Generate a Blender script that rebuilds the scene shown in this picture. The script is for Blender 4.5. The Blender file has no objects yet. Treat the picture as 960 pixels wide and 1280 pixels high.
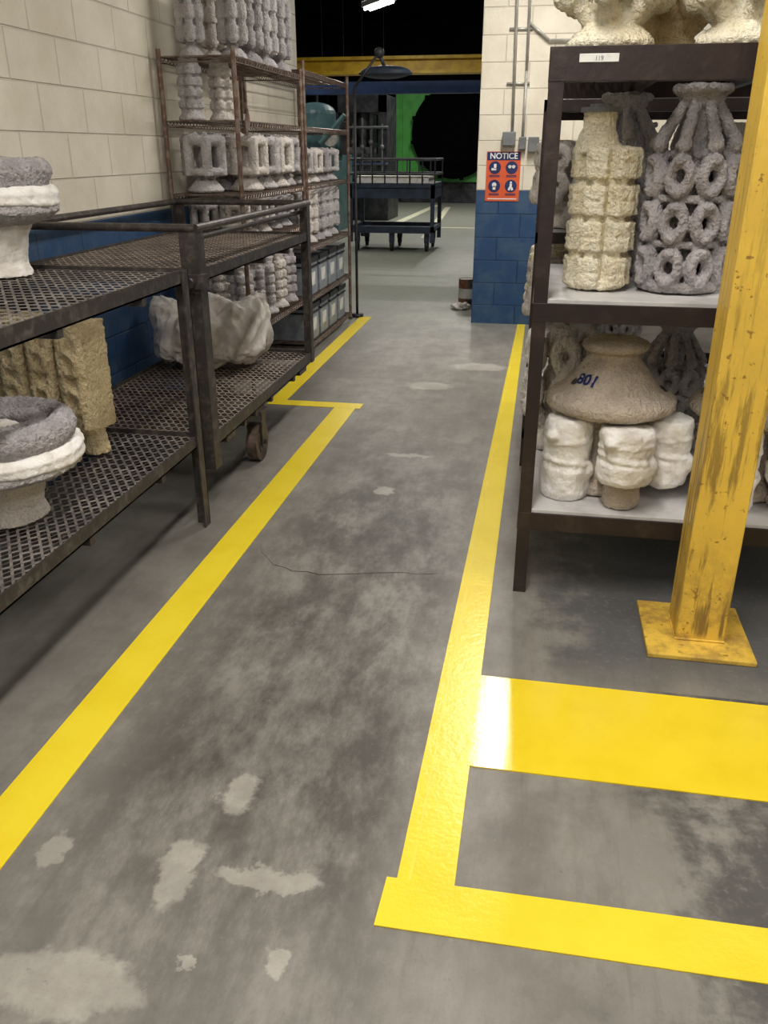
import bpy, bmesh, math, random
from mathutils import Vector, Matrix, Euler
from mathutils import noise as mn
random.seed(7)
scene=bpy.context.scene
COL=scene.collection
try:
    scene.view_settings.view_transform='Standard'
except Exception: pass

def lin(r,g,b):
    f=lambda c:(c/255/12.92 if c/255<=.04045 else ((c/255+.055)/1.055)**2.4)
    return (f(r),f(g),f(b),1)

# ---------------------------------------------------------------- materials
class NT:
    def __init__(s,name):
        s.m=bpy.data.materials.new(name); s.m.use_nodes=True
        s.t=s.m.node_tree; s.b=s.t.nodes['Principled BSDF']; s.L=s.t.links
    def n(s,typ,**k):
        nd=s.t.nodes.new(typ)
        for a,v in k.items(): setattr(nd,a,v)
        return nd
    def put(s,sock,v):
        if isinstance(v,bpy.types.NodeSocket): s.L.new(v,sock)
        else: sock.default_value=v
    def math(s,op,a,b=0.0,c=None,clamp=False):
        nd=s.n('ShaderNodeMath',operation=op,use_clamp=clamp)
        s.put(nd.inputs[0],a); s.put(nd.inputs[1],b)
        if c is not None: s.put(nd.inputs[2],c)
        return nd.outputs[0]
    def vmath(s,op,a,b):
        nd=s.n('ShaderNodeVectorMath',operation=op)
        s.put(nd.inputs[0],a); s.put(nd.inputs[1],b)
        return nd.outputs[1] if op in('LENGTH','DISTANCE') else nd.outputs[0]
    def mix(s,f,a,b,bt='MIX'):
        nd=s.n('ShaderNodeMix',data_type='RGBA',blend_type=bt)
        s.put(nd.inputs[0],f); s.put(nd.inputs[6],a); s.put(nd.inputs[7],b)
        return nd.outputs[2]
    def coord(s):
        return s.n('ShaderNodeTexCoord').outputs['Object']
    def noise(s,vec,scale,detail=4,rough=.55,dist=0):
        nd=s.n('ShaderNodeTexNoise'); s.L.new(vec,nd.inputs['Vector'])
        nd.inputs['Scale'].default_value=scale; nd.inputs['Detail'].default_value=detail
        nd.inputs['Roughness'].default_value=rough; nd.inputs['Distortion'].default_value=dist
        return nd.outputs[0]
    def step(s,v,lo,hi,a=0.,b=1.):
        nd=s.n('ShaderNodeMapRange',interpolation_type='SMOOTHSTEP')
        s.put(nd.inputs[0],v); nd.inputs[1].default_value=lo; nd.inputs[2].default_value=hi
        nd.inputs[3].default_value=a; nd.inputs[4].default_value=b
        return nd.outputs[0]
    def bump(s,h,strength=.3,dist=.01):
        nd=s.n('ShaderNodeBump'); nd.inputs['Strength'].default_value=strength
        nd.inputs['Distance'].default_value=dist; s.L.new(h,nd.inputs['Height'])
        s.L.new(nd.outputs[0],s.b.inputs['Normal'])
    def base(s,v): s.put(s.b.inputs['Base Color'],v)
    def rough(s,v): s.put(s.b.inputs['Roughness'],v)
    def metal(s,v): s.b.inputs['Metallic'].default_value=v

def simple(name,c,c2=None,rough=.6,metal=0,scale=12,lo=.4,hi=.65,bump=0,bscale=60,spec=None):
    N=NT(name); co=N.coord()
    if c2 is None: c2=tuple(x*.75 for x in c[:3])+(1,)
    f=N.step(N.noise(co,scale,5,.6),lo,hi)
    N.base(N.mix(f,c,c2)); N.rough(rough); N.metal(metal)
    if spec is not None: N.b.inputs['Specular IOR Level'].default_value=spec
    if bump: N.bump(N.noise(co,bscale,4,.6),bump,.01)
    return N.m
def emis(name,c,s):
    N=NT(name); N.base(c); N.b.inputs['Emission Color'].default_value=c; N.b.inputs['Emission Strength'].default_value=s
    return N.m

M={}
M['frame']=simple('dark_oxidised_steel',lin(68,63,62),lin(106,99,94),.42,.35,25,.45,.75,.15)
M['frame2']=simple('brown_rack_steel',lin(50,40,40),lin(70,58,54),.42,.3,14,.45,.75,.1)
M['mesh']=simple('expanded_metal_steel',lin(110,104,101),lin(148,140,134),.5,.3,9,.4,.65,.1)
M['mesh2']=simple('expanded_metal_dull',lin(160,145,132),lin(124,111,102),.5,.3,9,.4,.65,.1)
M['chrome']=simple('aged_wire_chrome',lin(130,120,112),lin(100,76,64),.4,.6,20,.45,.6)
M['post']=simple('rusty_post',lin(112,88,76),lin(140,125,115),.45,.5,20,.45,.6)
M['yellow']=simple('yellow_tape',lin(251,225,56),lin(245,217,46),.27,0,5,.4,.7,.12,50)
M['yellow2']=simple('yellow_tape_overlap',lin(252,230,84),lin(247,220,62),.3,0,8,.4,.7)
N=NT('yellow_glossy_band'); co=N.coord()
N.base(N.mix(N.step(N.noise(co,5,4,.6),.4,.7),lin(250,220,48),lin(244,212,40))); N.rough(.12)
N.bump(N.noise(co,60,4,.65),.10,.003); M['yellowG']=N.m
M['rubber']=simple('black_rubber',lin(34,33,34),None,.7,0)
M['hub']=simple('wheel_hub',lin(120,105,95),lin(80,65,55),.5,.5)
M['board']=simple('pale_shelf_board',lin(204,202,202),lin(176,174,174),.55,0,6)
M['black']=simple('black_paint',lin(9,10,11),None,1.0,spec=0)
M['dark']=simple('dark_machinery',lin(40,42,46),lin(70,70,74),.5,.3,5)
M['green']=simple('green_paint',lin(84,170,78),lin(70,150,66),.4,0,3)
M['teal']=simple('teal_paint',lin(80,112,114),lin(58,88,94),.45,0,3)
M['blue']=simple('blue_steel_paint',lin(40,66,110),lin(30,50,85),.5,0,4)
M['slate']=simple('slate_steel',lin(56,68,88),lin(44,52,66),.5,.1,6)
M['beam']=simple('beam_yellow',lin(215,180,40),lin(190,150,30),.5,0,6)
M['plaster']=simple('white_wrap_plaster',lin(244,241,237),lin(218,210,200),.85,0,16,.4,.7,.6,50)
M['galv']=simple('galvanised_conduit',lin(190,188,180),lin(165,163,158),.4,.3)
M['boxgrey']=simple('grey_switch_box',lin(120,122,124),None,.5,.2)
M['bin']=simple('translucent_grey_bin',lin(150,158,166),lin(125,132,142),.3)
M['lid']=simple('bin_lid_black',lin(30,32,38),None,.4)
M['label']=simple('white_label',lin(228,228,224),None,.6,0)
M['navy']=simple('sign_navy',lin(30,44,96),lin(26,40,90),.5)
M['orange']=simple('sign_orange',lin(222,96,52),lin(216,90,48),.5)
M['white']=simple('sign_white',lin(235,235,235),lin(230,230,230),.5)
M['ink']=simple('blue_ink',lin(26,44,110),None,.6)
M['rust']=simple('paint_can_rust',lin(130,70,50),lin(160,120,90),.5,.2,30)
M['canvas']=simple('dirty_canvas',lin(238,232,226),lin(200,191,183),.85,0,9,.4,.65,.4,50)
M['tube']=emis('fluorescent_tube',(1,.98,.94,1),6)
M['tubeF']=emis('fluorescent_tube_bright',(1,.98,.94,1),30)
M['fixture']=simple('white_enamel',lin(210,210,205),None,.4)

def shellmat(name,c1,c2,c3=None,bs=120,bstr=.8):
    N=NT(name); co=N.coord()
    n1=N.noise(co,11,4,.6); n2=N.noise(co,bs,4,.65); n3=N.noise(co,60,3,.6)
    col=N.mix(N.step(n1,.38,.65),c1,c2)
    col=N.mix(N.step(n2,.34,.5,.5,0),col,tuple(x*.5 for x in c1[:3])+(1,))  # grain speckle; also paints occlusion-like shade into the low spots of the bump
    if c3: col=N.mix(N.step(N.noise(co,7,2,.5),.66,.69),col,c3)
    N.base(col); N.rough(.95); N.b.inputs['Specular IOR Level'].default_value=.1
    N.bump(N.math('ADD',n2,N.math('MULTIPLY',n3,1.2)),bstr,.012)
    return N.m
M['sh_grey']=shellmat('grey_ceramic_shell',lin(190,185,186),lin(210,205,205))
M['sh_dgrey']=shellmat('dark_grey_ceramic_shell',lin(172,166,168),lin(196,190,192))
M['sh_lgrey']=shellmat('pale_grey_ceramic_shell',lin(230,222,215),lin(212,204,198))
M['sh_cream']=shellmat('cream_ceramic_shell',lin(255,248,224),lin(248,236,206))
M['sh_tan']=shellmat('tan_ceramic_shell',lin(246,226,184),lin(230,210,168))
M['sh_cone']=shellmat('stained_ceramic_shell',lin(212,198,182),lin(190,176,160),lin(78,72,69))

N=NT('column_yellow_paint'); co=N.coord()
mp=N.n('ShaderNodeMapping'); mp.inputs['Scale'].default_value=(1,1,.08); N.L.new(co,mp.inputs[0])
st_=N.step(N.noise(mp.outputs[0],34,6,.7),.48,.62)
sp_=N.step(N.noise(co,38,3,.6),.64,.70)
sep=N.n('ShaderNodeSeparateXYZ'); N.L.new(co,sep.inputs[0])
low=N.math('MULTIPLY',N.step(sep.outputs[2],.2,1.7,1,.25),N.step(sep.outputs[2],.02,.05))
col=N.mix(N.step(N.noise(co,3,5,.6),.4,.7,0,.7),lin(238,198,80),lin(212,174,72))
col=N.mix(N.math('MULTIPLY',st_,N.math('MULTIPLY',low,.85)),col,lin(116,92,52))
col=N.mix(N.math('MULTIPLY',sp_,.75),col,lin(130,88,46))
col=N.mix(N.math('MULTIPLY',N.math('MULTIPLY',N.step(N.noise(co,11,7,.75),.42,.62),N.step(sep.outputs[2],.0,.5,1,0)),.65),col,lin(158,120,70))
N.base(col); N.rough(.45); N.bump(N.noise(co,30,4,.6),.2,.01)
M['column']=N.m

def blockwall(name,axis):
    N=NT(name); co=N.coord()
    sep=N.n('ShaderNodeSeparateXYZ'); N.L.new(co,sep.inputs[0])
    cb=N.n('ShaderNodeCombineXYZ')
    N.L.new(sep.outputs[axis],cb.inputs[0])
    N.L.new(N.math('ADD',sep.outputs[2],.03),cb.inputs[1])
    br=N.n('ShaderNodeTexBrick'); N.L.new(cb.outputs[0],br.inputs['Vector'])
    br.offset=.5; br.squash=1
    br.inputs['Scale'].default_value=1; br.inputs['Brick Width'].default_value=.4
    br.inputs['Row Height'].default_value=.2; br.inputs['Mortar Size'].default_value=.006
    br.inputs['Mortar Smooth'].default_value=.6
    fac=br.outputs['Fac']
    n1=N.noise(co,2.2,5,.6); n2=N.noise(co,90,3,.6)
    cream=N.mix(N.step(n1,.35,.7),lin(232,225,208),lin(216,207,188))
    cream=N.mix(N.math('MULTIPLY',fac,.28),cream,lin(150,140,122))
    cream=N.mix(N.step(N.noise(co,70,4,.7),.62,.72,0,.35),cream,lin(150,140,125))
    blue=N.mix(N.step(N.noise(co,5,6,.7),.4,.68),lin(34,70,112),lin(62,88,118))
    blue=N.mix(N.math('MULTIPLY',fac,.4),blue,lin(22,40,66))
    z=N.math('GREATER_THAN',sep.outputs[2],1.17)
    N.base(N.mix(z,blue,cream)); N.rough(.6)
    h=N.math('SUBTRACT',N.math('MULTIPLY',n2,.4),fac)
    N.bump(h,.7,.008)
    return N.m
M['wallY']=blockwall('painted_block_along_y',1)
M['wallX']=blockwall('painted_block_along_x',0)
M['wallD']=simple('hall_wall_dark',lin(40,39,41),lin(26,26,28),.8,0,1)
M['ceil']=simple('ceiling_grey',lin(120,120,117),lin(104,104,102),.9,0,1)
M['ceilD']=simple('ceiling_dark',lin(22,22,26),lin(14,14,16),.9,0,1)

# floor
N=NT('worn_concrete'); co=N.coord()
sep=N.n('ShaderNodeSeparateXYZ'); N.L.new(co,sep.inputs[0])
X,Y=sep.outputs[0],sep.outputs[1]
nb=N.noise(co,1.3,6,.62,.1); nm=N.noise(co,5,7,.65,.1); nf=N.noise(co,45,6,.72); nff=N.noise(co,160,3,.7)
stre=N.n('ShaderNodeMapping'); stre.inputs['Scale'].default_value=(1.3,.6,1); N.L.new(co,stre.inputs[0])
ns=N.noise(stre.outputs[0],3.4,9,.75,.05)
st2=N.n('ShaderNodeMapping'); st2.inputs['Scale'].default_value=(1,.07,1); N.L.new(co,st2.inputs[0])
nst=N.noise(st2.outputs[0],26,5,.7)
col=N.mix(N.step(nb,.35,.65),lin(156,152,144),lin(140,136,128))
col=N.mix(N.step(nm,.4,.66,0,.55),col,lin(116,111,104))
band=N.math('MULTIPLY',N.step(X,-1.2,-.8),N.step(X,-.35,-.12,1,0))
band=N.math('MULTIPLY',band,N.math('MULTIPLY',N.step(Y,.5,1.7),N.step(Y,3.0,5.0,1,0)))
dk=N.math('MULTIPLY',N.step(ns,.32,.62),N.math('ADD',N.math('MULTIPLY',band,.66),.30))
col=N.mix(dk,col,lin(77,72,67))
col=N.mix(N.math('MULTIPLY',N.step(nst,.5,.7),.28),col,lin(100,95,89))
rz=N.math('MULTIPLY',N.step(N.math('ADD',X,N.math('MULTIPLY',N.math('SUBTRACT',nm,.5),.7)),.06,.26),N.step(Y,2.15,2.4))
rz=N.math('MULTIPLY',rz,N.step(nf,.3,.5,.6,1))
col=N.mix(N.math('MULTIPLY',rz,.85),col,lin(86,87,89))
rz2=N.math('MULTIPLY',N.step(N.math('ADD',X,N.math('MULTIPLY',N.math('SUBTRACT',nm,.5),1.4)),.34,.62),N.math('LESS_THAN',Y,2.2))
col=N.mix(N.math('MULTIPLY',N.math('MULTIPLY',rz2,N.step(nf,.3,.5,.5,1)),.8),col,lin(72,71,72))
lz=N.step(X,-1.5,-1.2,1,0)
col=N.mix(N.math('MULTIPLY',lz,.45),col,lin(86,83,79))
warp=N.n('ShaderNodeTexNoise'); N.L.new(co,warp.inputs[0]); warp.inputs['Scale'].default_value=11; warp.inputs['Detail'].default_value=7; warp.inputs['Roughness'].default_value=.65
wv=N.n('ShaderNodeVectorMath',operation='MULTIPLY_ADD'); N.L.new(warp.outputs[1],wv.inputs[0]); wv.inputs[1].default_value=(.15,.15,0); N.L.new(co,wv.inputs[2])
tot=None
for cx,cy,rx,ry in [(-.655,1.58,.058,.078),(-.71,1.30,.050,.095),(-.49,1.32,.12,.030),(-.83,1.0,.17,.075),(-.66,3.64,.05,.06),(-.61,4.15,.12,.03),(-1.02,1.30,.04,.055),(-.42,1.11,.035,.035),(-.6,1.08,.02,.02),(-.7,5.6,.16,.10),(-.4,6.2,.2,.12)]:
    v=N.vmath('SUBTRACT',wv.outputs[0],(cx+.075,cy+.075,0)); v=N.vmath('MULTIPLY',v,(1/rx,1/ry,0))
    f=N.step(N.vmath('LENGTH',v,(0,0,0)),.8,1.15,1,0)
    tot=f if tot is None else N.math('MAXIMUM',tot,f)
tot=N.math('MULTIPLY',tot,N.step(nm,.3,.6,.88,.5))
col=N.mix(tot,col,lin(184,179,169))
col=N.mix(N.step(nf,.6,.74,0,.5),col,lin(88,84,79))
col=N.mix(N.step(nf,.26,.4,.3,0),col,lin(180,176,168))
col=N.mix(N.step(nff,.55,.75,0,.25),col,lin(88,84,79))
col=N.mix(N.step(Y,6.5,9.5,0,.6),col,lin(146,152,138))
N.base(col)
N.rough(N.math('ADD',N.math('MULTIPLY',ns,.35),.30)); N.bump(N.math('ADD',nf,nff),.15,.004)
M['floor']=N.m

# ---------------------------------------------------------------- mesh builder
class MB:
    def __init__(s): s.bm=bmesh.new(); s.mi=0
    def _tag(s,n0):
        s.bm.faces.ensure_lookup_table()
        for f in s.bm.faces[n0:]: f.material_index=s.mi
    def box(s,x0,x1,y0,y1,z0,z1,rot=None,piv=None):
        n0=len(s.bm.faces)
        m=Matrix.Translation(((x0+x1)/2,(y0+y1)/2,(z0+z1)/2))@Matrix.Diagonal((abs(x1-x0),abs(y1-y0),abs(z1-z0),1))
        if rot is not None:
            c=Vector(piv) if piv else Vector(((x0+x1)/2,(y0+y1)/2,(z0+z1)/2))
            m=Matrix.Translation(c)@Euler(rot).to_matrix().to_4x4()@Matrix.Translation(-c)@m
        bmesh.ops.create_cube(s.bm,size=1,matrix=m); s._tag(n0)
    def cyl(s,p,q,r,r2=None,seg=12,cap=True):
        n0=len(s.bm.faces); p=Vector(p);q=Vector(q); d=q-p
        if r2 is None:r2=r
        m=Matrix.Translation((p+q)/2)@d.to_track_quat('Z','Y').to_matrix().to_4x4()
        bmesh.ops.create_cone(s.bm,cap_ends=cap,segments=seg,radius1=r,radius2=r2,depth=d.length,matrix=m); s._tag(n0)
    def sph(s,c,r,sc=(1,1,1),u=14,v=10):
        n0=len(s.bm.faces)
        bmesh.ops.create_uvsphere(s.bm,u_segments=u,v_segments=v,radius=r,matrix=Matrix.Translation(c)@Matrix.Diagonal((*sc,1))); s._tag(n0)
    def tor(s,c,R,r,axis=(0,0,1),sc=(1,1,1),a=18,b=8,zs=None):
        n0=len(s.bm.faces)
        m=Matrix.Translation(c)
        if zs: m=m@Matrix.Diagonal((1,1,zs,1))
        m=m@Vector(axis).to_track_quat('Z','Y').to_matrix().to_4x4()@Matrix.Diagonal((*sc,1))
        vs=[]
        for i in range(a):
            t=2*math.pi*i/a; row=[]
            for j in range(b):
                u=2*math.pi*j/b
                row.append(s.bm.verts.new(m@Vector(((R+r*math.cos(u))*math.cos(t),(R+r*math.cos(u))*math.sin(t),r*math.sin(u)))))
            vs.append(row)
        for i in range(a):
            for j in range(b):
                s.bm.faces.new((vs[i][j],vs[(i+1)%a][j],vs[(i+1)%a][(j+1)%b],vs[i][(j+1)%b]))
        s._tag(n0)
    def quad(s,pts):
        n0=len(s.bm.faces); s.bm.faces.new([s.bm.verts.new(p) for p in pts]); s._tag(n0)
    def lathe(s,c,prof,seg=28):
        n0=len(s.bm.faces); c=Vector(c); rows=[]
        for r,z in prof:
            rows.append([s.bm.verts.new(c+Vector((r*math.cos(2*math.pi*i/seg),r*math.sin(2*math.pi*i/seg),z))) for i in range(seg)])
        for a,b in zip(rows,rows[1:]):
            for i in range(seg): s.bm.faces.new((a[i],a[(i+1)%seg],b[(i+1)%seg],b[i]))
        s.bm.faces.new(list(reversed(rows[0]))); s.bm.faces.new(rows[-1]); s._tag(n0)
    def mesh(s,name,mats):
        me=bpy.data.meshes.new(name); bmesh.ops.recalc_face_normals(s.bm,faces=s.bm.faces)
        s.bm.to_mesh(me); s.bm.free()
        for m in mats: me.materials.append(M[m] if isinstance(m,str) else m)
        return me
    def obj(s,name,mats,bevel=0,smooth=False,parent=None):
        o=bpy.data.objects.new(name,s.mesh(name,mats)); COL.objects.link(o)
        if bevel:
            b=o.modifiers.new('b','BEVEL'); b.width=bevel; b.segments=2; b.limit_method='ANGLE'
        if smooth:
            for p in o.data.polygons: p.use_smooth=True
        if parent: o.parent=parent
        return o

# ---------------------------------------------------------------- room shell
def slab(name,x0,x1,y0,y1,z0,z1,m):
    b=MB(); b.box(x0,x1,y0,y1,z0,z1); return b.obj(name,[m])
slab('floor',-9,9,-3.2,36,-.1,0,'floor')
slab('wall_left',-2.45,-2.25,-3.2,8.1,0,4.2,'wallY')
slab('wall_back',-.6,3.6,7.94,8.14,0,4.2,'wallX')
slab('wall_right',3.4,3.6,-3.2,7.94,0,4.2,'wallY')
slab('wall_front',-2.25,3.4,-3.2,-3.0,0,4.2,'wallX')
slab('wall_hall_left',-9,-8.8,8.1,36,0,6,'wallD')
slab('wall_hall_right',8.8,9,8.14,36,0,6,'wallD')
slab('wall_hall_far',-9,9,36,36.2,0,6,'wallD')
slab('wall_hall_side',-9,-2.45,7.9,8.1,0,6,'wallD')
slab('ceiling',-2.6,3.7,-3.3,8.2,4.2,4.3,'ceil')
slab('ceiling_hall',-9,9,8.2,36.2,6,6.1,'ceilD')

# ---------------------------------------------------------------- floor markings
def tape(name,rects,m='yellow',z=.003):
    b=MB()
    for pts in rects:
        top=[(p[0],p[1],z) for p in pts]; n=len(top)
        b.quad(top)
        for i in range(n):
            a,c=top[i],top[(i+1)%n]; b.quad([(a[0],a[1],.0003),(c[0],c[1],.0003),c,a])
    return b.obj(name,[m])
mk=bpy.data.objects.new('yellow_floor_marking',None); COL.objects.link(mk)
def wob(x0,x1,x2,x3,y0,y1,j=.002,stp=.12):
    n=int((y1-y0)/stp)
    L=[(x0+(x2-x0)*i/n+random.uniform(-j,j),y0+(y1-y0)*i/n) for i in range(n+1)]
    R=[(x1+(x3-x1)*i/n+random.uniform(-j,j),y0+(y1-y0)*i/n) for i in range(n+1)]
    return [[L[i],R[i],R[i+1],L[i+1]] for i in range(n)]
parts=[tape('aisle_line_left',[[(-1.255,.2),(-1.115,.2),(-1.080,5.07),(-1.215,4.97)]]),
 tape('aisle_jog',[[(-1.66,4.96),(-1.05,4.96),(-1.05,5.07),(-1.66,5.07)]],z=.0036),
 tape('aisle_line_rear',[[(-1.665,5.0),(-1.56,5.0),(-1.575,8.05),(-1.69,8.05)]],z=.004),
 tape('aisle_line_right',[[(-.218,1.24),(-.088,1.24),(-.093,7.93),(-.165,7.93)]]),
 tape('aisle_line_seam',wob(-.190,-.186,-.157,-.155,1.3,7.9),'yellow2',.0033),
 tape('bay_line',[[(-.245,1.235),(2.2,1.25),(2.2,1.39),(-.24,1.365)]],z=.0036),
 tape('bay_band',[[(-.094,1.765),(2.2,1.765),(2.2,2.17),(-.092,2.185)]],'yellowG',.004)]
for p in parts: p.parent=mk
b=MB()
for pts in [[(-5.2,19),(-5.0,19),(-4.9,26),(-5.1,26)],[(-3.3,19),(-3.1,19),(-3.0,26),(-3.2,26)],[(-2.2,16),(-2.05,16),(-2.6,25),(-2.75,25)],[(-6,18.2),(2,18.2),(2,18.35),(-6,18.35)]]:
    b.quad([(x,y,.003) for x,y in pts])
o=b.obj('hall_floor_marking',[simple('pale_line',lin(225,225,195),None,.5)])
b=MB(); pts=[(-1.06,2.98),(-1.03,2.9),(-.98,2.84),(-.95,2.80),(-.9,2.785),(-.86,2.76),(-.80,2.765),(-.75,2.75),(-.66,2.77),(-.6,2.785),(-.55,2.80),(-.44,2.825),(-.38,2.82),(-.3,2.84)]
for i in range(len(pts)-1):
    (x0,y0),(x1,y1)=pts[i],pts[i+1]; w=.0035*(1-abs(i/6-1)*.6)
    b.quad([(x0,y0-w,.0006),(x1,y1-w,.0006),(x1,y1+w*.6,.0006),(x0,y0+w*.6,.0006)])
b.obj('floor_crack',[simple('crack_dark',lin(56,52,49),None,.8)])

# ---------------------------------------------------------------- expanded metal helper
def expanded(b,x0,x1,y0,y1,z,px=.034,py=.05,w=.0085):
    nx=int((x1-x0)/px); ny=int((y1-y0)/py)
    px=(x1-x0)/nx; py=(y1-y0)/ny
    for i in range(nx):
        for j in range(ny):
            cx=x0+(i+.5)*px; cy=y0+(j+.5)*py
            T=(cx,cy+py/2);B=(cx,cy-py/2);Lf=(cx-px/2,cy);R=(cx+px/2,cy)
            for (a,c) in ((Lf,T),(T,R),(R,B),(B,Lf)):
                dx,dy=c[0]-a[0],c[1]-a[1]; l=math.hypot(dx,dy); nx_,ny_=-dy/l*w/2,dx/l*w/2
                zz=.002 if (a is Lf or a is R) else 0
                b.quad([(a[0]-nx_,a[1]-ny_,z+zz),(c[0]-nx_,c[1]-ny_,z+.002-zz),(c[0]+nx_,c[1]+ny_,z+.002-zz+.002),(a[0]+nx_,a[1]+ny_,z+zz+.002)])

def Lpost(b,x,y,z0,z1,sx,sy,w=.045,t=.006):
    b.box(x,x+sx*w,y,y+sy*t,z0,z1); b.box(x,x+sx*t,y,y+sy*w,z0,z1)
def tray(b,x0,x1,y0,y1,z,h=.045,t=.006,lip=.03):
    b.box(x0,x1,y0,y0+t,z-h,z); b.box(x0,x1,y1-t,y1,z-h,z)
    b.box(x0,x0+t,y0,y1,z-h,z); b.box(x1-t,x1,y0,y1,z-h,z)
    b.box(x0,x1,y0,y0+lip,z-h,z-h+t); b.box(x0,x1,y1-lip,y1,z-h,z-h+t)
    b.box(x1-lip,x1,y0,y1,z-h,z-h+t); b.box(x0,x0+lip,y0,y1,z-h,z-h+t)
def caster(b,x,y,ztop,r=.09,w=.05,mi=(0,1,2)):
    b.mi=mi[1]; b.cyl((x-w/2,y,r),(x+w/2,y,r),r,seg=28)
    b.mi=mi[2]; b.cyl((x-w/2-.004,y,r),(x+w/2+.004,y,r),r*.55,seg=20)
    b.mi=mi[0]; b.box(x-w/2-.014,x-w/2-.008,y-.03,y+.03,r-.02,ztop-.01); b.box(x+w/2+.008,x+w/2+.014,y-.03,y+.03,r-.02,ztop-.01)
    b.box(x-.05,x+.05,y-.055,y+.055,ztop-.012,ztop); b.cyl((x-w/2-.02,y,r),(x+w/2+.02,y,r),.012)

# cart 1
b=MB(); x0,x1,y0,y1=-2.17,-1.345,.95,3.13
b.mi=0
tray(b,x0,x1,y0,y1,1.08,.055); tray(b,x0,x1,y0,y1,.415,.05)
for x,sx in((x0-.001,1),(x1+.001,-1)):
    for y,sy in((y0,1),(y1,-1)): Lpost(b,x+(.006 if sx<0 else -.006),y+(.006 if sy<0 else -.006),0,1.075,sx,sy,.055)
for y in (1.55,2.2,2.75):
    for z in (1.03,.37): b.box(x0,x1,y-.015,y+.015,z-.03,z)
b.mi=1; expanded(b,x0+.005,x1-.005,y0+.005,y1-.005,1.062); expanded(b,x0+.005,x1-.005,y0+.005,y1-.005,.395)
b.obj('steel_shelf_cart',['frame','mesh'])

# cart 2
b=MB(); x0,x1,y0,y1=-2.17,-1.35,3.27,4.99
b.mi=0
tray(b,x0,x1,y0,y1,1.055,.05); tray(b,x0,x1,y0,y1,.355,.06)
for x,sx in((x0-.006,1),(x1+.006,-1)):
    for y,sy in((y0-.006,1),(y1+.006,-1)): Lpost(b,x,y,.2 if sy>0 else .29,1.22,sx,sy,.075 if (sy>0) else .06,.008)
zr=1.215
for (p,q) in (((x0,y0,zr),(x1,y0,zr)),((x0,y1,zr),(x1,y1,zr)),((x0,y0,zr),(x0,y1,zr)),((x1,y0,zr),(x1,y1,zr))): b.cyl(p,q,.016)
b.cyl((x1-.05,y0+.03,zr-.05),(x1-.05,y1-.03,zr-.05),.012)
b.box(x1-.06,x1+.03,y0-.04,y0+.03,.985,1.04); b.cyl((x1-.02,y0-.07,1.01),(x1-.02,y0,1.01),.022)
for y in (3.7,4.13,4.56):
    for z in (1.01,.3): b.box(x0,x1,y-.015,y+.015,z-.03,z)
b.box(x0,x1,3.85,3.99,.27,.3); b.box(x0,x1,3.44,3.56,.27,.3); b.box(x0,x1,4.68,4.82,.27,.3)
for (cx,cy,r) in ((-1.39,3.96,.1),(-2.10,3.92,.1),(-1.80,3.5,.085),(-1.85,4.75,.09)):
    caster(b,cx,cy,.275,r,.055,(0,2,3))
b.mi=1; expanded(b,x0+.005,x1-.005,y0+.005,y1-.005,1.04); expanded(b,x0+.005,x1-.005,y0+.005,y1-.005,.335)
b.obj('railed_mesh_cart',['frame','mesh2','rubber','hub'])

# ---------------------------------------------------------------- wire shelving
def wire_rack(name,x0,x1,y0,y1,zs,h):
    b=MB(); b.mi=0
    for x in(x0,x1):
        for y in(y0,y1):
            b.cyl((x,y,.0),(x,y,h),.014); b.cyl((x,y,0),(x,y,.02),.022)
    b.mi=1
    for z in zs:
        for dz in(0,-.028):
            for x in(x0,x1): b.cyl((x,y0,z+dz),(x,y1,z+dz),.0045,seg=6)
            for y in(y0,y1): b.cyl((x0,y,z+dz),(x1,y,z+dz),.0045,seg=6)
        n=int((y1-y0)/.05)
        for i in range(n):
            ya=y0+(y1-y0)*i/n; yb=y0+(y1-y0)*(i+.5)/n; yc=y0+(y1-y0)*(i+1)/n
            for x in(x0,x1):
                b.cyl((x,ya,z-.028),(x,yb,z),.003,seg=5); b.cyl((x,yb,z),(x,yc,z-.028),.003,seg=5)
        for i in range(1,int((y1-y0)/.028)):
            y=y0+i*.028; b.cyl((x0,y,z+.003),(x1,y,z+.003),.0026,seg=5)
        for k in(.33,.66): b.cyl((x0+(x1-x0)*k,y0,z-.004),(x0+(x1-x0)*k,y1,z-.004),.004,seg=5)
    if y0<6:
        b.mi=2; b.box(-1.748,-1.745,5.08,5.24,1.60,1.69,rot=(.5,0,.15)); b.box(-1.756,-1.745,5.12,5.17,1.655,1.69)
    return b.obj(name,['post','chrome','label'])
r1=wire_rack('wire_shelving_rack',-2.2,-1.76,5.02,6.40,(1.98,1.65,1.25,.98,.44),2.02)
wire_rack('wire_shelving_rack',-2.2,-1.76,6.48,7.93,(2.02,1.65,1.25,.80,.42,.06),2.08)

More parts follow.
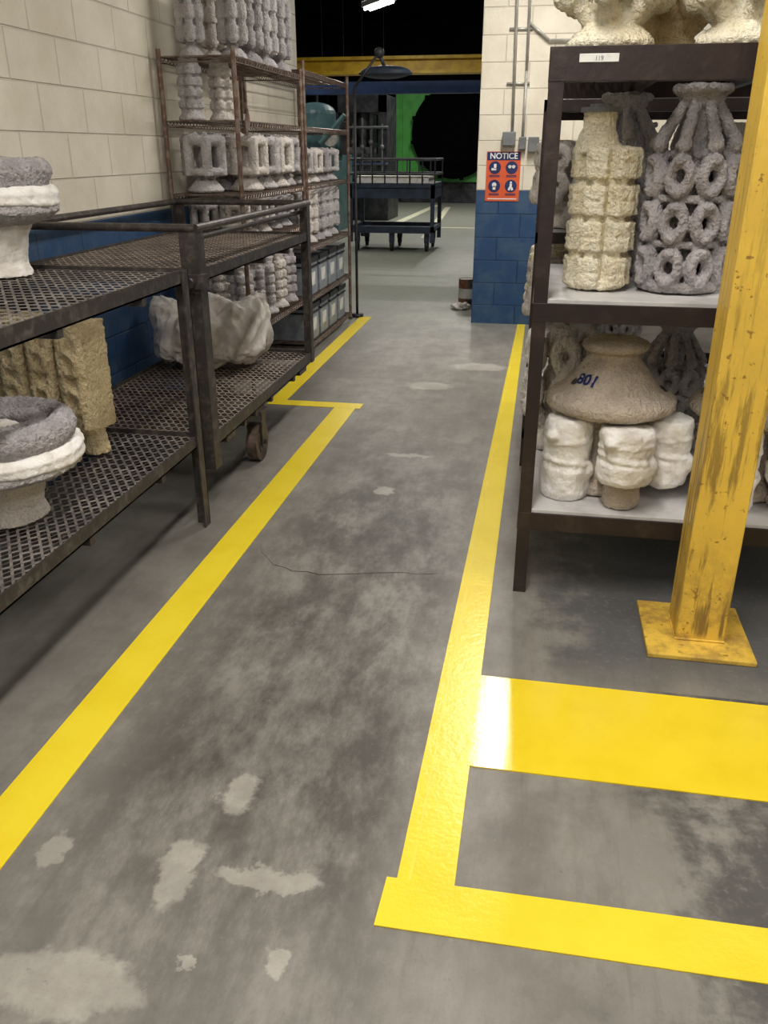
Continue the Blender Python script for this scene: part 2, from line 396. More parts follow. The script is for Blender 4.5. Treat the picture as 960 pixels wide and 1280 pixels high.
# ---------------------------------------------------------------- shell moulds
tex=bpy.data.textures.new('clump','CLOUDS'); tex.noise_scale=.014; tex.noise_depth=2
tex2=bpy.data.textures.new('clump2','CLOUDS'); tex2.noise_scale=.06
def bake(b,mats,vox=.006,disp=.008,sm=2,d2=1.1):
    me=b.mesh('tmp',mats); o=bpy.data.objects.new('tmp',me); COL.objects.link(o)
    r=o.modifiers.new('r','REMESH'); r.mode='VOXEL'; r.voxel_size=vox
    s=o.modifiers.new('s','SMOOTH'); s.iterations=sm; s.factor=.6
    d=o.modifiers.new('d2','DISPLACE'); d.texture=tex2; d.strength=disp*d2*.7; d.mid_level=.5; d.texture_coords='LOCAL'
    d=o.modifiers.new('d','DISPLACE'); d.texture=tex; d.strength=disp*1.45; d.mid_level=.5; d.texture_coords='LOCAL'
    dg=bpy.context.evaluated_depsgraph_get(); dg.update()
    out=bpy.data.meshes.new_from_object(o.evaluated_get(dg))
    bpy.data.objects.remove(o); bpy.data.meshes.remove(me)
    if not out.materials:
        for m in mats: out.materials.append(M[m])
    for p in out.polygons: p.use_smooth=True
    return out
def ground(me):
    zmin=min(v.co.z for v in me.vertices)
    for v in me.vertices: v.co.z-=zmin
    return me
def place(me,name,loc,rz=0,sc=1,parent=None,mat=None,rot=None):
    o=bpy.data.objects.new(name,me); COL.objects.link(o)
    o.location=loc; o.rotation_euler=rot if rot else (0,0,rz)
    o.scale=(sc,sc,sc) if not isinstance(sc,tuple) else sc
    if parent: o.parent=parent
    if mat:
        o.material_slots[0].link='OBJECT'; o.material_slots[0].material=M[mat]
    return o
cs=lambda r,a:(r*math.cos(a),r*math.sin(a))

# A: cream tiered block mould
b=MB()
b.cyl((0,0,0),(0,0,.44),.070,seg=20)
b.cyl((-.035,0,.42),(-.035,0,.50),.080,.05,seg=20); b.cyl((-.035,0,.49),(-.035,0,.545),.05,.054,seg=20)
for t in range(4):
    z=.055+t*.112
    for k in range(6):
        a=math.radians(-90+30+60*k); x,y=cs(.072,a)
        b.box(x-.036,x+.036,y-.034,y+.034,z-.045,z+.045,rot=(0,0,a+math.pi/2))
        x,y=cs(.100,a); b.box(x-.028,x+.028,y-.010,y+.010,z-.04,z-.007,rot=(0,0,a+math.pi/2)); b.box(x-.028,x+.028,y-.010,y+.010,z+.007,z+.04,rot=(0,0,a+math.pi/2))
for k in range(6):
    a=math.radians(-60+60*k); x,y=cs(.076,a); b.cyl((x,y,0),(x,y,.42),.022)
b.cyl((0,0,.0),(0,0,.03),.095,seg=20)
meA=ground(bake(b,['sh_cream'],.0042,.008,1))
oA=place(meA,'ceramic_shell_mold',(.192,3.02,1.064),.15)
b=MB(); b.cyl((-.035,0,.545),(-.035,0,.559),.062,seg=28); b.cyl((-.035,0,.558),(-.035,0,.568),.035,seg=24)
c=b.obj('pour_cup_lid',['boxgrey'],parent=oA)

# B: looped cluster mould: fat chain-link rings in tiers, splayed runners, pouring cup
def cluster(n=8,tiers=3,R=.124,mat='sh_dgrey',vox=.0042):
    b=MB(); b.cyl((0,0,0),(0,0,.44),.05,seg=18)
    for t in range(tiers):
        z=.078+t*.142
        for k in range(n):
            a=2*math.pi*k/n-math.pi/2+.25; x,y=cs(R,a)
            b.tor((x,y,z),.032,.0175,axis=(math.cos(a),math.sin(a),0),a=20,b=10,zs=1.38,sc=(1,1,1.5))
            b.cyl((x*.4,y*.4,z+.060),(x*1.0,y*1.0,z+.062),.017); b.cyl((x*.4,y*.4,z-.060),(x*1.0,y*1.0,z-.062),.017)
            b.sph((x*1.12,y*1.12,z+.048),.019,(1.2,1.2,.9)); b.sph((x*1.12,y*1.12,z-.048),.019,(1.2,1.2,.9))
        b.tor((0,0,z-.07),R*.9,.012,a=24)
    b.tor((0,0,.014),R*.95,.02,a=24)
    b.cyl((0,0,.42),(0,0,.58),.045,.052,seg=18); b.cyl((0,0,.56),(0,0,.625),.052,.092,seg=22); b.tor((0,0,.618),.080,.015)
    for k in range(n):
        a=2*math.pi*k/n-math.pi/2+.25; x,y=cs(.124,a); x2,y2=cs(.045,a)
        b.cyl((x2,y2,.59),(x,y,.465),.016,.021)
        b.sph((x,y,.455),.026)
    return ground(bake(b,[mat],vox,.008,1))
meB=cluster()
place(meB,'ceramic_shell_mold',(.462,3.02,1.064),.1,.97)
place(meB,'ceramic_shell_mold',(.27,3.46,1.064),.6,.97,mat='sh_grey')
place(meB,'ceramic_shell_mold',(.87,3.02,1.064),.9,mat='sh_cream')
place(meA,'ceramic_shell_mold',(.66,3.46,1.064),.9,.95,mat='sh_lgrey')

# top shelf pieces: flared cup, splayed runners
b=MB()
b.lathe((0,0,0),[(.125,0),(.132,.018),(.110,.045),(.080,.065),(.075,.1),(.07,.12)],32)
b.tor((0,0,.012),.118,.014)
for k in range(6):
    a=math.pi/3*k+.3; x,y=cs(.13,a); x2,y2=cs(.06,a)
    b.cyl((x2,y2,.07),(x,y,.14),.028); b.tor((x*1.05,y*1.05,.19),.038,.028,axis=(math.cos(a),math.sin(a),0)); b.tor((x*1.05,y*1.05,.31),.04,.026,axis=(math.cos(a),math.sin(a),0))
    b.sph((x*1.15,y*1.15,.14),.04)
b.cyl((0,0,.08),(0,0,.38),.06)
meT=ground(bake(b,['sh_cream'],.0055,.008,1))
for i,(x,y,r,m) in enumerate([(.165,2.98,0,'sh_cream'),(.36,3.30,.6,'sh_tan'),(.545,2.98,.3,'sh_cream'),(.89,3.05,1,'sh_cream')]):
    place(meT,'ceramic_shell_mold',(x,y,1.772),r,1.0,mat=m)

# D: big flanged cone mould with plaster wrapped cups
def cone_mould(loc,rz,sc=1,text=False):
    e=bpy.data.objects.new('wrapped_cone_mold',None); COL.objects.link(e)
    b=MB()
    b.lathe((0,0,.0),[(.12,0),(.125,.03),(.09,.07),(.07,.2),(.12,.28),(.19,.292),(.222,.31),(.222,.335),(.205,.352),(.165,.375),(.135,.41),(.108,.445),(.088,.475),(.082,.495),(.11,.505),(.112,.525),(.09,.535),(.06,.54)],44)
    me=ground(bake(b,['sh_cone'],.0055,.007,1)); shell=place(me,'cone_shell',(0,0,0),0,1,e)
    for (x,y,r,h,z0) in ((-.135,-.090,.086,.29,.0),(.055,-.180,.094,.19,.095),(.205,-.03,.086,.24,.045),(.0,.15,.08,.25,0)):
        b=MB(); hh=h*.46
        b.lathe((x,y,z0),[(r*.9,0),(r,.02),(r*1.02,hh*.8),(r*.9,hh),(r*.86,hh+.006),(r*.95,hh+.02),(r*1.0,h*.9),(r*.9,h)],26)
        b.tor((x,y,z0+hh*1.02),r*.92,.010,axis=(.12,.05,1)); b.tor((x,y,z0+h*.7),r*.95,.008,axis=(-.1,.1,1))
        b.sph((x-r*.6,y-r*.7,z0+h*.8),.03,(1,1,.7)); b.sph((x+r*.8,y-r*.3,z0+h*.35),.03,(1,1,1.2))
        m2=bake(b,['plaster'],.0055,.0035,2,6.0)
        for v in m2.vertices: v.co.z=max(v.co.z,0)
        place(m2,'wrapped_cup',(0,0,0),0,1,e)
    b=MB(); b.lathe((.055,-.165,0),[(.06,0),(.065,.02),(.055,.105)],20); place(ground(bake(b,['sh_cone'],.006,.006,1)),'cup_foot',(0,0,0),0,1,e)
    e.location=loc; e.rotation_euler=(0,0,rz); e.scale=(sc,sc,sc)
    if text:
        cu=bpy.data.curves.new('t','FONT'); cu.body='801'; cu.size=.055; cu.align_x='CENTER'; cu.align_y='CENTER'; cu.offset=.0018; cu.resolution_u=6
        t=bpy.data.objects.new('tmp_t',cu); COL.objects.link(t)
        dg=bpy.context.evaluated_depsgraph_get(); dg.update()
        tm=bpy.data.meshes.new_from_object(t.evaluated_get(dg)); bpy.data.objects.remove(t)
        bm=bmesh.new(); bm.from_mesh(tm); bmesh.ops.triangulate(bm,faces=bm.faces)
        for _ in range(2):
            bmesh.ops.subdivide_edges(bm,edges=[q for q in bm.edges if q.calc_length()>.005],cuts=1)
            bmesh.ops.triangulate(bm,faces=bm.faces)
        bm.to_mesh(tm); bm.free()
        tm.materials.clear(); tm.materials.append(M['ink'])
        t=bpy.data.objects.new('chalk_number',tm); COL.objects.link(t); t.parent=e
        a=math.radians(-132); t.location=(.19*math.cos(a),.19*math.sin(a),.455); t.rotation_euler=(math.radians(55),0,a+math.pi/2)
        sw=t.modifiers.new('s','SHRINKWRAP'); sw.target=shell; sw.wrap_method='PROJECT'; sw.use_project_z=True; sw.use_negative_direction=True; sw.use_positive_direction=False; sw.wrap_mode='ABOVE_SURFACE'; sw.offset=.003
    return e
cone_mould((.285,3.02,.334),0,1.03,True)
cone_mould((.79,3.05,.334),.5,1.0)
place(meT,'ceramic_shell_mold',(.12,3.49,.334),.3,(.95,.95,1.3),mat='sh_lgrey')
place(meB,'ceramic_shell_mold',(.56,3.48,.334),.3,.85,mat='sh_grey')

# ---------------------------------------------------------------- right rack
b=MB(); x0,x1,y0,y1=-.012,1.35,2.75,3.68
b.mi=0
for x in(x0,x1-.045):
    for y in(y0,y1-.045): b.box(x,x+.045,y,y+.045,0,1.77)
for (z,h) in((1.77,.09),(1.05,.06),(.32,.065)):
    b.box(x0,x1,y0-.002,y0+.04,z-h,z); b.box(x0,x1,y1-.04,y1+.002,z-h,z)
    b.box(x0-.002,x0+.03,y0,y1,z-h,z); b.box(x1-.03,x1+.002,y0,y1,z-h,z)
for x in (.3,.62,.94): b.box(x,x+.03,y0,y1,1.70,1.73)
b.mi=1
b.box(x0+.01,x1-.01,y0+.006,y1-.01,1.048,1.062); b.box(x0+.01,x1-.01,y0+.006,y1-.01,.318,.332)
b.mi=2; expanded(b,x0+.03,x1-.03,y0+.03,y1-.03,1.752)
b.mi=3; b.box(.07,.18,y0-.0045,y0-.0015,1.728,1.75)
rk=b.obj('steel_storage_rack',['frame2','board','frame2','label'],bevel=.002)
cu=bpy.data.curves.new('t','FONT'); cu.body='119'; cu.size=.016; cu.align_x='CENTER'
t=bpy.data.objects.new('label_text',cu); COL.objects.link(t); t.data.materials.append(M['boxgrey']); t.location=(.125,y0-.006,1.733); t.rotation_euler=(math.pi/2,0,0); t.parent=rk
b=MB(); x0,x1,y0,y1=-.03,1.3,4.1,5.28
for x in(x0,x1-.045):
    for y in(y0,y1-.045): b.box(x,x+.045,y,y+.045,0,1.7)
for z in(1.7,1.15,.62,.2):
    b.box(x0,x1,y0,y0+.03,z-.05,z); b.box(x0,x1,y1-.03,y1,z-.05,z); b.box(x0,x0+.03,y0,y1,z-.05,z); b.box(x1-.03,x1,y0,y1,z-.05,z)
b.mi=1
for z in(1.7,1.15,.62,.2): b.box(x0+.01,x1-.01,y0+.01,y1-.01,z-.01,z+.002)
b.obj('steel_storage_rack',['frame2','board'],bevel=.002)
for z in(1.152,.622):
    for k,y in enumerate((4.35,4.7,5.05)):
        place(meT,'ceramic_shell_mold',(.08,y,z),k,(.85,.85,1.0),mat=('sh_lgrey','sh_cream','sh_cream')[k])
        place(meB,'ceramic_shell_mold',(.42,y,z),k,.72,mat=('sh_grey','sh_tan','sh_grey')[k])

# ---------------------------------------------------------------- column
b=MB()
b.box(.527,.680,2.485,2.645,.018,4.2)
b.box(.43,.765,2.385,2.735,0,.018)
b.box(.523,.684,2.481,2.649,.018,.026)
b.obj('yellow_steel_column',['column'],bevel=.006)

# ---------------------------------------------------------------- left moulds
def bowl(name,loc,R,H,rot=0,foot='plaster'):
    e=bpy.data.objects.new(name,None); COL.objects.link(e)
    b=MB(); b.lathe((0,0,0),[(R*.5,0),(R*.44,H*.1),(R*.5,H*.3),(R*.62,H*.42),(R*.3,H*.42)],32)
    place(ground(bake(b,[foot],.006,.006,2)),'foot',(0,0,0),0,1,e)
    b=MB(); b.lathe((0,0,0),[(R*.6,0),(R*.85,H*.04),(R*1.0,H*.10),(R*.99,H*.16),(R*.5,H*.18)],36)
    place(bake(b,['sh_grey'],.006,.009,1),'lower_flange',(0,0,H*.40),0,1,e)
    b=MB(); b.lathe((0,0,0),[(R*.7,0),(R*1.0,.01),(R*1.03,H*.10),(R*.95,H*.15),(R*.5,H*.15)],36); b.tor((0,0,H*.05),R*.98,.012,axis=(.05,.03,1),a=36)
    place(bake(b,['plaster'],.006,.004,2,4),'plaster_band',(0,0,H*.54),0,1,e)
    b=MB()
    b.tor((0,0,H*.12),R*.80,R*.17,a=40,b=12); b.lathe((0,0,0),[(R*.9,0),(R*.95,H*.1),(R*.7,H*.14),(R*.35,H*.06)],32)
    b.tor((R*.12,R*.05,H*.15),R*.42,R*.09,a=30,b=10)
    place(bake(b,['sh_dgrey'],.005,.010,1),'upper_ring',(0,0,H*.68),0,1,e)
    b=MB(); b.sph((0,0,0),R*.2,(1.3,.8,.5))
    place(bake(b,['plaster'],.006,.006,2),'plaster_plug',(R*.1,R*.05,H*.80),0,1,e)
    e.location=loc; e.rotation_euler=(0,0,rot); return e
bowl('flanged_bowl_mold',(-1.985,2.90,1.068),.245,.455)
bowl('flanged_bowl_mold',(-1.655,2.24,.402),.26,.37,0,'sh_lgrey')
b=MB()
for i in range(4):
    x=-.225+i*.15; 
    b.box(x-.045,x+.045,-.06,.06,.09,.46); b.cyl((x,-.05,.08),(x,-.05,.45),.042); b.cyl((x-.038,-.085,.12),(x-.038,-.085,.44),.024)
    b.cyl((x+.038,-.08,.1),(x+.038,-.08,.42),.022)
    b.tor((x,-.095,.2),.035,.017,axis=(0,1,0)); b.tor((x,-.095,.33),.035,.017,axis=(0,1,0))
b.box(-.26,.26,-.01,.06,.14,.2); b.box(-.26,.26,-.02,.06,.36,.42)
for i in (0,2,3): b.cyl((-.225+i*.15,-.02,0),(-.225+i*.15,-.02,.12),.055,.04)
place(ground(bake(b,['sh_tan'],.005,.009,1)),'gang_shell_mold',(-1.88,2.93,.404),-.25,(1,1,1.10))

# canvas bag
b=MB(); bmesh.ops.create_icosphere(b.bm,subdivisions=6,radius=1)
def sgnpow(v,e): return math.copysign(abs(v)**e,v)
for v in b.bm.verts:
    p=v.co.normalized()
    x=sgnpow(p.x,.65)*.33; y=sgnpow(p.y,.7)*.20; z=sgnpow(p.z,.55)*.15
    if p.z>0:
        k=max(0,(abs(x)/.33-.55)/.45); z+= (.13 if x>0 else .09)*k*k*p.z*1.1
        z-=.02*(1-k)*p.z
        x*=1-.10*p.z*(1-k)
    q=Vector((x,y,z))
    f=mn.ridged_multi_fractal(q*5.0+Vector((3,1,2)),.9,2.2,4,1.0,2.0)
    f2=mn.noise(q*13)
    co=q+p*((f-1.1)*.044+f2*.016)
    co.z=max(co.z,-.15+.004*mn.noise(q*20)); v.co=co
zm=min(v.co.z for v in b.bm.verts)
for v in b.bm.verts: v.co.z-=zm
o=b.obj('crumpled_canvas_bag',['canvas'],smooth=True); o.location=(-1.83,4.56,.346); o.rotation_euler=(0,0,.22); o.scale=(1.0,1,1.32)

# small moulds
def small(kind,mat='sh_grey'):
    b=MB()
    if kind=='spool':
        b.cyl((0,0,0),(0,0,.34),.03,seg=12); b.lathe((0,0,0),[(.085,0),(.085,.015),(.055,.05),(.04,.06)])
        for t in range(4):
            z=.09+t*.065
            for k in range(4):
                a=math.pi/2*k+.4; x,y=cs(.045,a); b.cyl((x,y,z-.022),(x,y,z+.022),.034,seg=12)
        for k in range(4):
            a=math.pi/2*k+.4; x,y=cs(.045,a); b.cyl((x,y,.05),(x,y,.33),.02)
        b.cyl((0,0,.3),(0,0,.36),.045,.065)
    elif kind=='crown':
        b.lathe((0,0,0),[(.085,0),(.095,.01),(.07,.04),(.055,.06)]); b.cyl((0,0,.04),(0,0,.2),.03)
        for k in range(6):
            a=math.pi/3*k; x,y=cs(.095,a); b.cyl((x,y,.08),(x,y,.26),.026); b.cyl((0,0,.07),(x,y,.1),.018); b.cyl((x,y,.25),(x*.4,y*.4,.27),.02)
        b.tor((0,0,.1),.095,.02); b.tor((0,0,.245),.092,.026)
    elif kind=='stack':
        b.cyl((0,0,0),(0,0,.4),.03,seg=12); b.lathe((0,0,0),[(.075,0),(.07,.02),(.04,.05)])
        for k in range(5):
            a=2*math.pi/5*k; x,y=cs(.055,a); b.cyl((x,y,.07),(x,y,.38),.022)
            for t in range(3): b.cyl((x,y,.085+t*.105),(x,y,.155+t*.105),.031)
        b.tor((0,0,.38),.055,.02)
    return ground(bake(b,[mat],.0055,.005,1))
sp=small('spool'); cr=small('crown'); sk=small('stack')
mats=['sh_grey','sh_lgrey','sh_dgrey','sh_grey']
def row(me,pts,z,sc=1):
    for i,(x,y) in enumerate(pts):
        place(me,'ceramic_shell_mold',(x,y,z),i*1.3,sc,mat=mats[i%4])
row(sk,[(-2.06,5.17)],1.986,1.0)
row(sk,[(-1.86,5.32),(-2.05,5.5),(-1.86,5.62),(-2.05,5.82),(-1.86,5.93),(-2.04,6.14),(-1.86,6.25)],1.986,1.08)
row(sp,[(-2.08,5.15),(-1.96,5.33)],1.656,.92)
row(cr,[(-2.05,5.2),(-1.88,5.48),(-2.06,5.55),(-1.88,5.78),(-2.05,5.9),(-1.88,6.06),(-1.9,6.3)],1.256,1.18)
row(cr,[(-2.07,5.18),(-1.88,5.22),(-2.07,5.45),(-1.88,5.47),(-2.07,5.75),(-1.88,5.72),(-1.88,5.97),(-1.88,6.22)],.986,.78)
row(sp,[(-1.87,5.2),(-2.05,5.3),(-1.87,5.45),(-1.87,5.7),(-2.05,5.6),(-1.87,5.95),(-1.87,6.2)],.446,1.05)
row(sk,[(-1.87,6.65),(-1.87,6.9),(-1.87,7.15),(-1.87,7.4),(-1.87,7.65)],.806,1.0)
row(cr,[(-1.87,6.7),(-1.87,7.0),(-1.87,7.3),(-1.87,7.6)],1.256,.9)

# bins
for z in(.066,.426):
    for y in(6.70,7.03,7.36,7.69):
        b=MB(); b.mi=0; b.box(-.17,.17,-.13,.13,0,.25); b.mi=1; b.box(-.18,.18,-.14,.14,.25,.29); b.box(-.178,.178,-.137,.137,.21,.225)
        b.mi=2; b.box(.170,.172,-.07,.06,.07,.17)
        o=b.obj('storage_bin',['bin','lid','label'],bevel=.006); o.location=(-1.96,y,z)

# ---------------------------------------------------------------- articulated lamp
b=MB(); b.mi=0
b.cyl((-1.72,8.05,0),(-1.72,8.05,2.02),.013); b.cyl((-1.72,8.05,0),(-1.72,8.05,.03),.06,seg=24)
b.cyl((-1.72,8.05,2.0),(-1.53,8.17,2.27),.012); b.sph((-1.52,8.18,2.28),.045); b.cyl((-1.52,8.18,2.27),(-1.48,8.2,2.18),.015)
b.mi=1
b.sph((-1.47,8.22,2.13),.1,(2.3,1.3,.55),24,12)
b.tor((-1.47,8.22,2.12),.17,.012,sc=(1.35,.8,1))
b.obj('articulated_work_lamp',['dark','slate'],smooth=True)

# ---------------------------------------------------------------- NOTICE sign, conduits
e=bpy.data.objects.new('notice_sign',None); COL.objects.link(e); yw=7.94
def panel(n,x0,x1,z0,z1,d,m):
    b=MB(); b.box(x0,x1,yw-d,yw-d+.003,z0,z1); b.obj(n,[m]).parent=e
panel('sign_plate',-.52,-.225,1.08,1.485,.006,'orange')
panel('sign_header',-.515,-.23,1.415,1.48,.008,'navy')
cu=bpy.data.curves.new('t','FONT'); cu.body='NOTICE'; cu.size=.066; cu.align_x='CENTER'; cu.align_y='CENTER'; cu.offset=.0012; cu.extrude=.0005
t=bpy.data.objects.new('header_text',cu); COL.objects.link(t); t.data.materials.append(M['white']); t.location=(-.3725,yw-.0095,1.447); t.rotation_euler=(math.pi/2,0,0); t.parent=e
for i,(cx,cz) in enumerate(((-.445,1.355),(-.30,1.355),(-.445,1.205),(-.30,1.205))):
    b=MB(); b.cyl((cx,yw-.008,cz),(cx,yw-.005,cz),.052,seg=32); b.obj('pictogram_disc',['navy']).parent=e
    b=MB(); y=yw-.0105
    if i==0:
        b.box(cx-.01,cx+.012,y,y+.002,cz-.01,cz+.03); b.box(cx-.03,cx+.012,y,y+.002,cz-.022,cz-.004)
    elif i==1:
        b.cyl((cx-.016,y,cz+.008),(cx-.016,y+.002,cz+.008),.014); b.cyl((cx+.016,y,cz+.008),(cx+.016,y+.002,cz+.008),.014); b.box(cx-.034,cx+.034,y,y+.002,cz+.01,cz+.014)
    elif i==2:
        b.cyl((cx,y,cz+.01),(cx,y+.002,cz+.01),.02); b.box(cx-.012,cx+.012,y,y+.002,cz-.03,cz); 
    else:
        b.cyl((cx,y,cz+.03),(cx,y+.002,cz+.03),.009); b.box(cx-.01,cx+.01,y,y+.002,cz-.01,cz+.02); b.box(cx-.02,cx-.002,y,y+.002,cz-.035,cz-.005,rot=(0,.4,0)); b.box(cx+.002,cx+.02,y,y+.002,cz-.035,cz-.01,rot=(0,-.4,0))
    b.obj('pictogram',['white']).parent=e
    for k in(0,1): panel('caption',cx-.045,cx+.045,cz-.066-k*.011,cz-.060-k*.011,.008,'navy')
panel('footer',-.50,-.245,1.095,1.103,.008,'white')
e=bpy.data.objects.new('electrical_conduit',None); COL.objects.link(e)
b=MB()
b.cyl((-.36,7.91,4.1),(-.31,7.91,1.62),.012); b.cyl((-.25,7.91,4.1),(-.22,7.91,2.1),.012); b.cyl((-.22,7.91,2.1),(-.22,7.91,1.6),.012)
b.cyl((-.22,7.91,2.45),(-.05,7.91,2.32),.011); b.cyl((-.05,7.91,2.32),(.6,7.91,2.32),.011)
for z in(2.0,2.4): b.box(-.38,-.19,7.92,7.94,z,z+.02)
b.obj('pipes',['galv'],smooth=True).parent=e
b=MB(); b.box(-.39,-.28,7.86,7.94,1.53,1.64); b.box(-.17,-.08,7.86,7.94,1.48,1.60); b.box(-.25,-.19,7.88,7.94,1.50,1.6); b.obj('switch_box',['boxgrey'],bevel=.006).parent=e

b=MB(); b.mi=0; b.cyl((0,0,0),(0,0,.26),.085,seg=28); b.mi=1; b.tor((0,0,.26),.082,.006,a=28); b.cyl((0,0,.255),(0,0,.262),.075,seg=28); b.tor((0,0,.006),.085,.006,a=28)
b.mi=2; b.cyl((0,0,.07),(0,0,.17),.0865,seg=28)
o=b.obj('paint_can',['rust','hub','label']); o.location=(-.735,8.95,0)
b=MB(); bmesh.ops.create_icosphere(b.bm,subdivisions=4,radius=.09)
for v in b.bm.verts:
    n=v.co.normalized(); v.co+=n*mn.noise(v.co*22)*.04; v.co.z=max(v.co.z*.45,-.02)
o=b.obj('crumpled_rag',['canvas'],smooth=True); o.location=(-.77,8.68,.022)

# ---------------------------------------------------------------- hall background
b=MB(); x0,x1,y0,y1=-3.05,-1.68,13.7,14.7; b.mi=0
for x in(x0,x1-.06):
    for y in(y0,y1-.06): b.box(x,x+.06,y,y+.06,.14,1.0)
b.box(x0,x1,y0,y1,.94,1.02); b.box(x0,x1,y0,y1,.80,.95); b.box(x0,x1,y0,y0+.05,.28,.38); b.box(x0,x1,y1-.05,y1,.30,.38); b.box(x0,x0+.05,y0,y1,.3,.38); b.box(x1-.05,x1,y0,y1,.3,.38)
b.box(x0,x1,y0,y1,.30,.32)
b.mi=1; b.box(x0+.1,x1-.1,y0+.05,y1-.1,1.02,1.12)
b.mi=2
for z in(1.15,1.36):
    for (p,q) in (((x0,y0,z),(x1,y0,z)),((x0,y1,z),(x1,y1,z)),((x0,y0,z),(x0,y1,z)),((x1,y0,z),(x1,y1,z))): b.cyl(p,q,.018,seg=8)
for i in range(8):
    x=x0+(x1-x0)*i/7; b.cyl((x,y0,1.0),(x,y0,1.36),.012,seg=6); b.cyl((x,y1,1.0),(x,y1,1.36),.012,seg=6)
for x in(x0+.12,x1-.12,(x0+x1)/2):
    for y in(y0+.1,y1-.1):
        b.mi=3; b.cyl((x-.02,y,.07),(x+.02,y,.07),.07,seg=18); b.mi=0; b.box(x-.035,x+.035,y-.03,y+.03,.12,.16); b.box(x-.035,x-.025,y-.02,y+.02,.06,.14); b.box(x+.025,x+.035,y-.02,y+.02,.06,.14); b.box(x-.04,x+.04,y-.04,y+.04,.14,.31)
b.obj('steel_trolley',['slate','plaster','dark','rubber'])
# green autoclave, round black door
ea=bpy.data.objects.new('green_autoclave',None); COL.objects.link(ea)
b=MB(); b.mi=0
b.box(-4.50,-.9,27,30,.6,3.30); b.box(-4.50,-4.3,26.9,27.1,.2,3.30)
b.mi=1; b.box(-4.4,-.9,27.1,29.9,0,.6)
b.obj('cabinet',['green','dark'],bevel=.01,parent=ea)
b=MB()
b.cyl((-2.74,26.80,1.95),(-2.74,27.0,1.95),1.26,seg=56)
b.tor((-2.74,26.80,1.95),1.20,.05,axis=(0,1,0),a=56)
for r in (.5,.85): b.tor((-2.74,26.80,1.95),r,.025,axis=(0,1,0),a=48)
b.box(-1.55,-1.40,26.7,26.95,1.7,2.2)
for k in range(12):
    a=math.pi/6*k+.2; b.box(-2.74+1.26*math.cos(a)-.05,-2.74+1.26*math.cos(a)+.05,26.72,26.9,1.95+1.26*math.sin(a)-.05,1.95+1.26*math.sin(a)+.05)
b.obj('round_door',['black'],parent=ea)
b=MB(); b.box(-8.7,2.5,13.0,13.3,2.66,2.70); b.box(-8.7,2.5,13.1,13.2,2.5,2.68); b.box(-8.7,2.5,13.0,13.3,2.48,2.52)
b.obj('yellow_crane_beam',['beam'])
b=MB(); b.box(-8.8,2.0,15.0,15.2,2.34,2.52)
b.box(1.8,2.0,15,15.2,0,2.5); b.box(-8.6,-8.4,15,15.2,0,2.5)
b.obj('blue_portal_frame',['blue'])
b=MB(); b.mi=0
b.box(-4.9,-4.0,17,18.4,0,1.4); b.cyl((-4.55,17.6,1.4),(-4.55,17.6,2.15),.40,seg=28); b.sph((-4.55,17.6,2.15),.40,(1,1,.5),24,12)
b.cyl((-4.0,17.4,1.4),(-4.0,17.4,2.0),.12,seg=20)
b.mi=1; b.box(-4.8,-4.3,16.96,17,.5,1.2); b.cyl((-4.3,16.9,1.6),(-3.8,16.9,2.1),.05); b.box(-4.2,-3.9,16.9,17.0,1.0,1.3); b.cyl((-5,17,1.8),(-3.8,17,1.8),.04)
b.mi=2; b.cyl((-4.1,16.9,1.7),(-4.1,17,1.7),.15,seg=24)
b.obj('teal_slurry_tank_machine',['teal','dark','galv'],bevel=.01)
b=MB(); b.mi=0
b.box(-4.85,-4.65,20,21.2,0,2.6); b.box(-3.75,-3.55,20,21.2,0,2.6); b.box(-4.85,-3.55,20,21.2,2.25,2.6); b.box(-4.9,-3.5,19.9,21.3,0,.9)
b.cyl((-4.2,20.5,1.5),(-4.2,20.5,2.3),.16,seg=20); b.box(-4.6,-3.8,20.1,21.1,1.42,1.55)
b.mi=1
for i,x in enumerate((-4.5,-4.3,-4.1,-3.9,-3.65)):
    b.cyl((x,19.95,.95),(x,19.95,1.9+.12*(i%3)),.025,seg=8); b.sph((x,19.93,1.55+.1*(i%2)),.055)
b.cyl((-4.7,19.9,1.95),(-3.5,19.9,1.95),.03,seg=8); b.cyl((-4.7,19.9,1.2),(-3.5,19.9,1.2),.03,seg=8)
b.mi=2; b.box(-4.5,-4.1,19.86,19.9,.4,.8)
b.obj('hydraulic_press',['dark','boxgrey','blue'],bevel=.008)
b=MB()
for i,(x,y,w,h) in enumerate([(-6.5,20,1.2,2.2),(-5.6,23,.8,2.1),(-5.2,25.5,.7,2.4),(-7,14,1.3,1.8),(-6.2,26,1.4,2.6)]):
    b.box(x-w/2,x+w/2,y,y+1,0,h*.7); b.box(x-w/3,x+w/3,y+.2,y+.8,h*.7,h); b.cyl((x,y-.05,h*.5),(x,y+.1,h*.5),w*.25,seg=20)
    b.cyl((x-w/3,y,h*.7),(x-w/3,y,h*1.15),.05); b.cyl((x-w/3,y,h*1.15),(x+w/2,y,h*1.15),.05)
b.obj('dark_foundry_machinery',['dark'],bevel=.01)

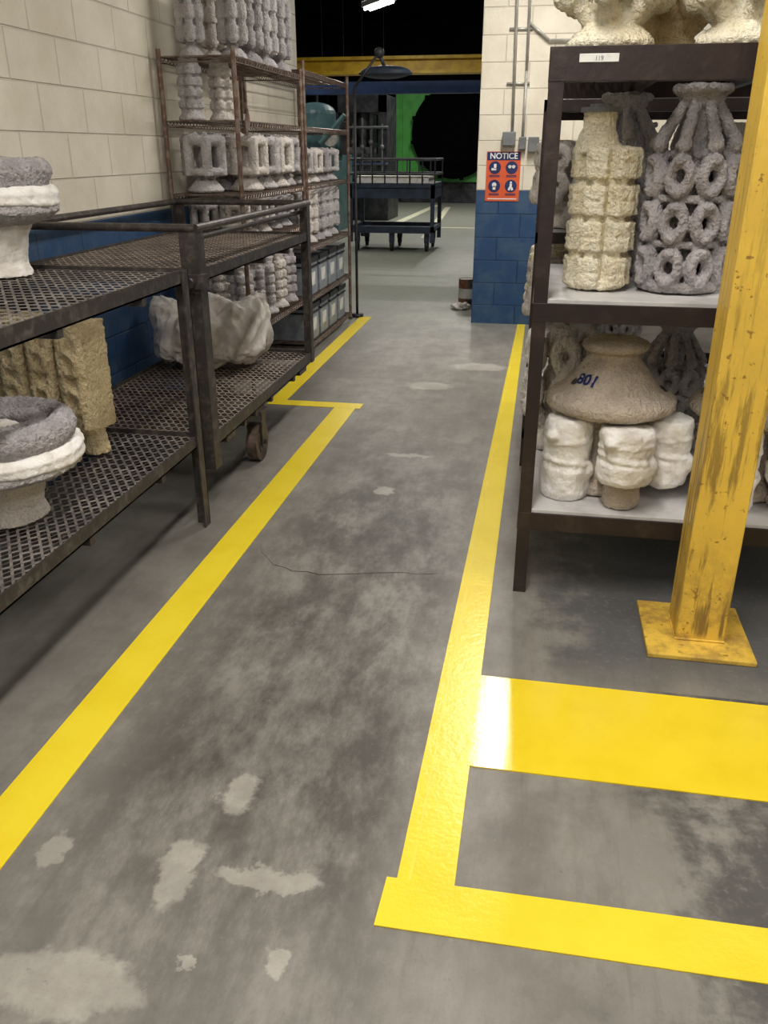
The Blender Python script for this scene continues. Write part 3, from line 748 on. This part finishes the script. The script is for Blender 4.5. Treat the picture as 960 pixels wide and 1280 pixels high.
# ---------------------------------------------------------------- lights
def fixture(x,y,z,L,W=.18,power=60,along='Y',tilt=0,mat='tube',col=(1,.96,.895)):
    e=bpy.data.objects.new('fluorescent_light_fixture',None); COL.objects.link(e)
    b=MB(); b.box(-W/2,W/2,-L/2,L/2,.03,.09); b.obj('housing',['fixture'],bevel=.005,parent=e)
    b=MB()
    for s in(-1,1): b.cyl((s*W*.25,-L/2+.03,.01),(s*W*.25,L/2-.03,.01),.013,seg=10)
    b.obj('tubes',[mat],parent=e)
    b=MB()
    for s in(-1,1): b.cyl((0,s*L*.4,.09),(0,s*L*.4,(4.2 if y<8 else 6)-z),.006,seg=6)
    b.obj('hangers',['boxgrey'],parent=e)
    if power:
        l=bpy.data.lights.new('lamp','AREA'); l.shape='RECTANGLE'; l.size=W; l.size_y=L; l.energy=power; l.color=col
        o=bpy.data.objects.new('lamp',l); COL.objects.link(o); o.parent=e; o.location=(0,0,-.012)
    e.location=(x,y,z); e.rotation_euler=(0,0,math.radians(tilt)+(0 if along=='Y' else math.pi/2))
    return e
fixture(-.07,6.15,3.2,1.8,.17,72)
fixture(-.3,1.4,3.2,2.0,.2,64)
fixture(2.0,1.2,3.2,2.0,.2,38)
fixture(-.3,-1.8,3.2,2.0,.2,56)
fixture(1.9,5.6,3.2,2.0,.2,26)
fixture(-2.05,11,3.02,.7,.14,40,'Y',35,'tubeF')
fixture(-4.5,14.5,4.4,2.4,.2,95)  # unseen fixture, added to brighten the dark hall around the teal machine
fixture(-1.5,20,4.9,2.4,.2,170)
fixture(-2.6,22,5.5,2.4,.2,140,'X')  # added out of view to brighten the front of the green autoclave
fixture(2.5,14,4.4,2.4,.2,100)
fixture(-6.4,27,3.6,.8,.2,0,'X',0,'tubeF')
fixture(-5.3,27.5,3.55,.8,.2,0,'X',0,'tubeF')
w=bpy.data.worlds.new('World'); scene.world=w; w.use_nodes=True
w.node_tree.nodes['Background'].inputs[0].default_value=(.9,.95,1,1); w.node_tree.nodes['Background'].inputs[1].default_value=.05

# ---------------------------------------------------------------- camera
cam=bpy.data.cameras.new('Camera'); co_=bpy.data.objects.new('Camera',cam); COL.objects.link(co_)
cam.sensor_fit='VERTICAL'; cam.sensor_height=24; cam.lens=24*1040/1280; cam.clip_start=.02
co_.location=(0,0,1.5); co_.rotation_euler=(math.radians(90-23.54),0,math.radians(10.24))
scene.camera=co_
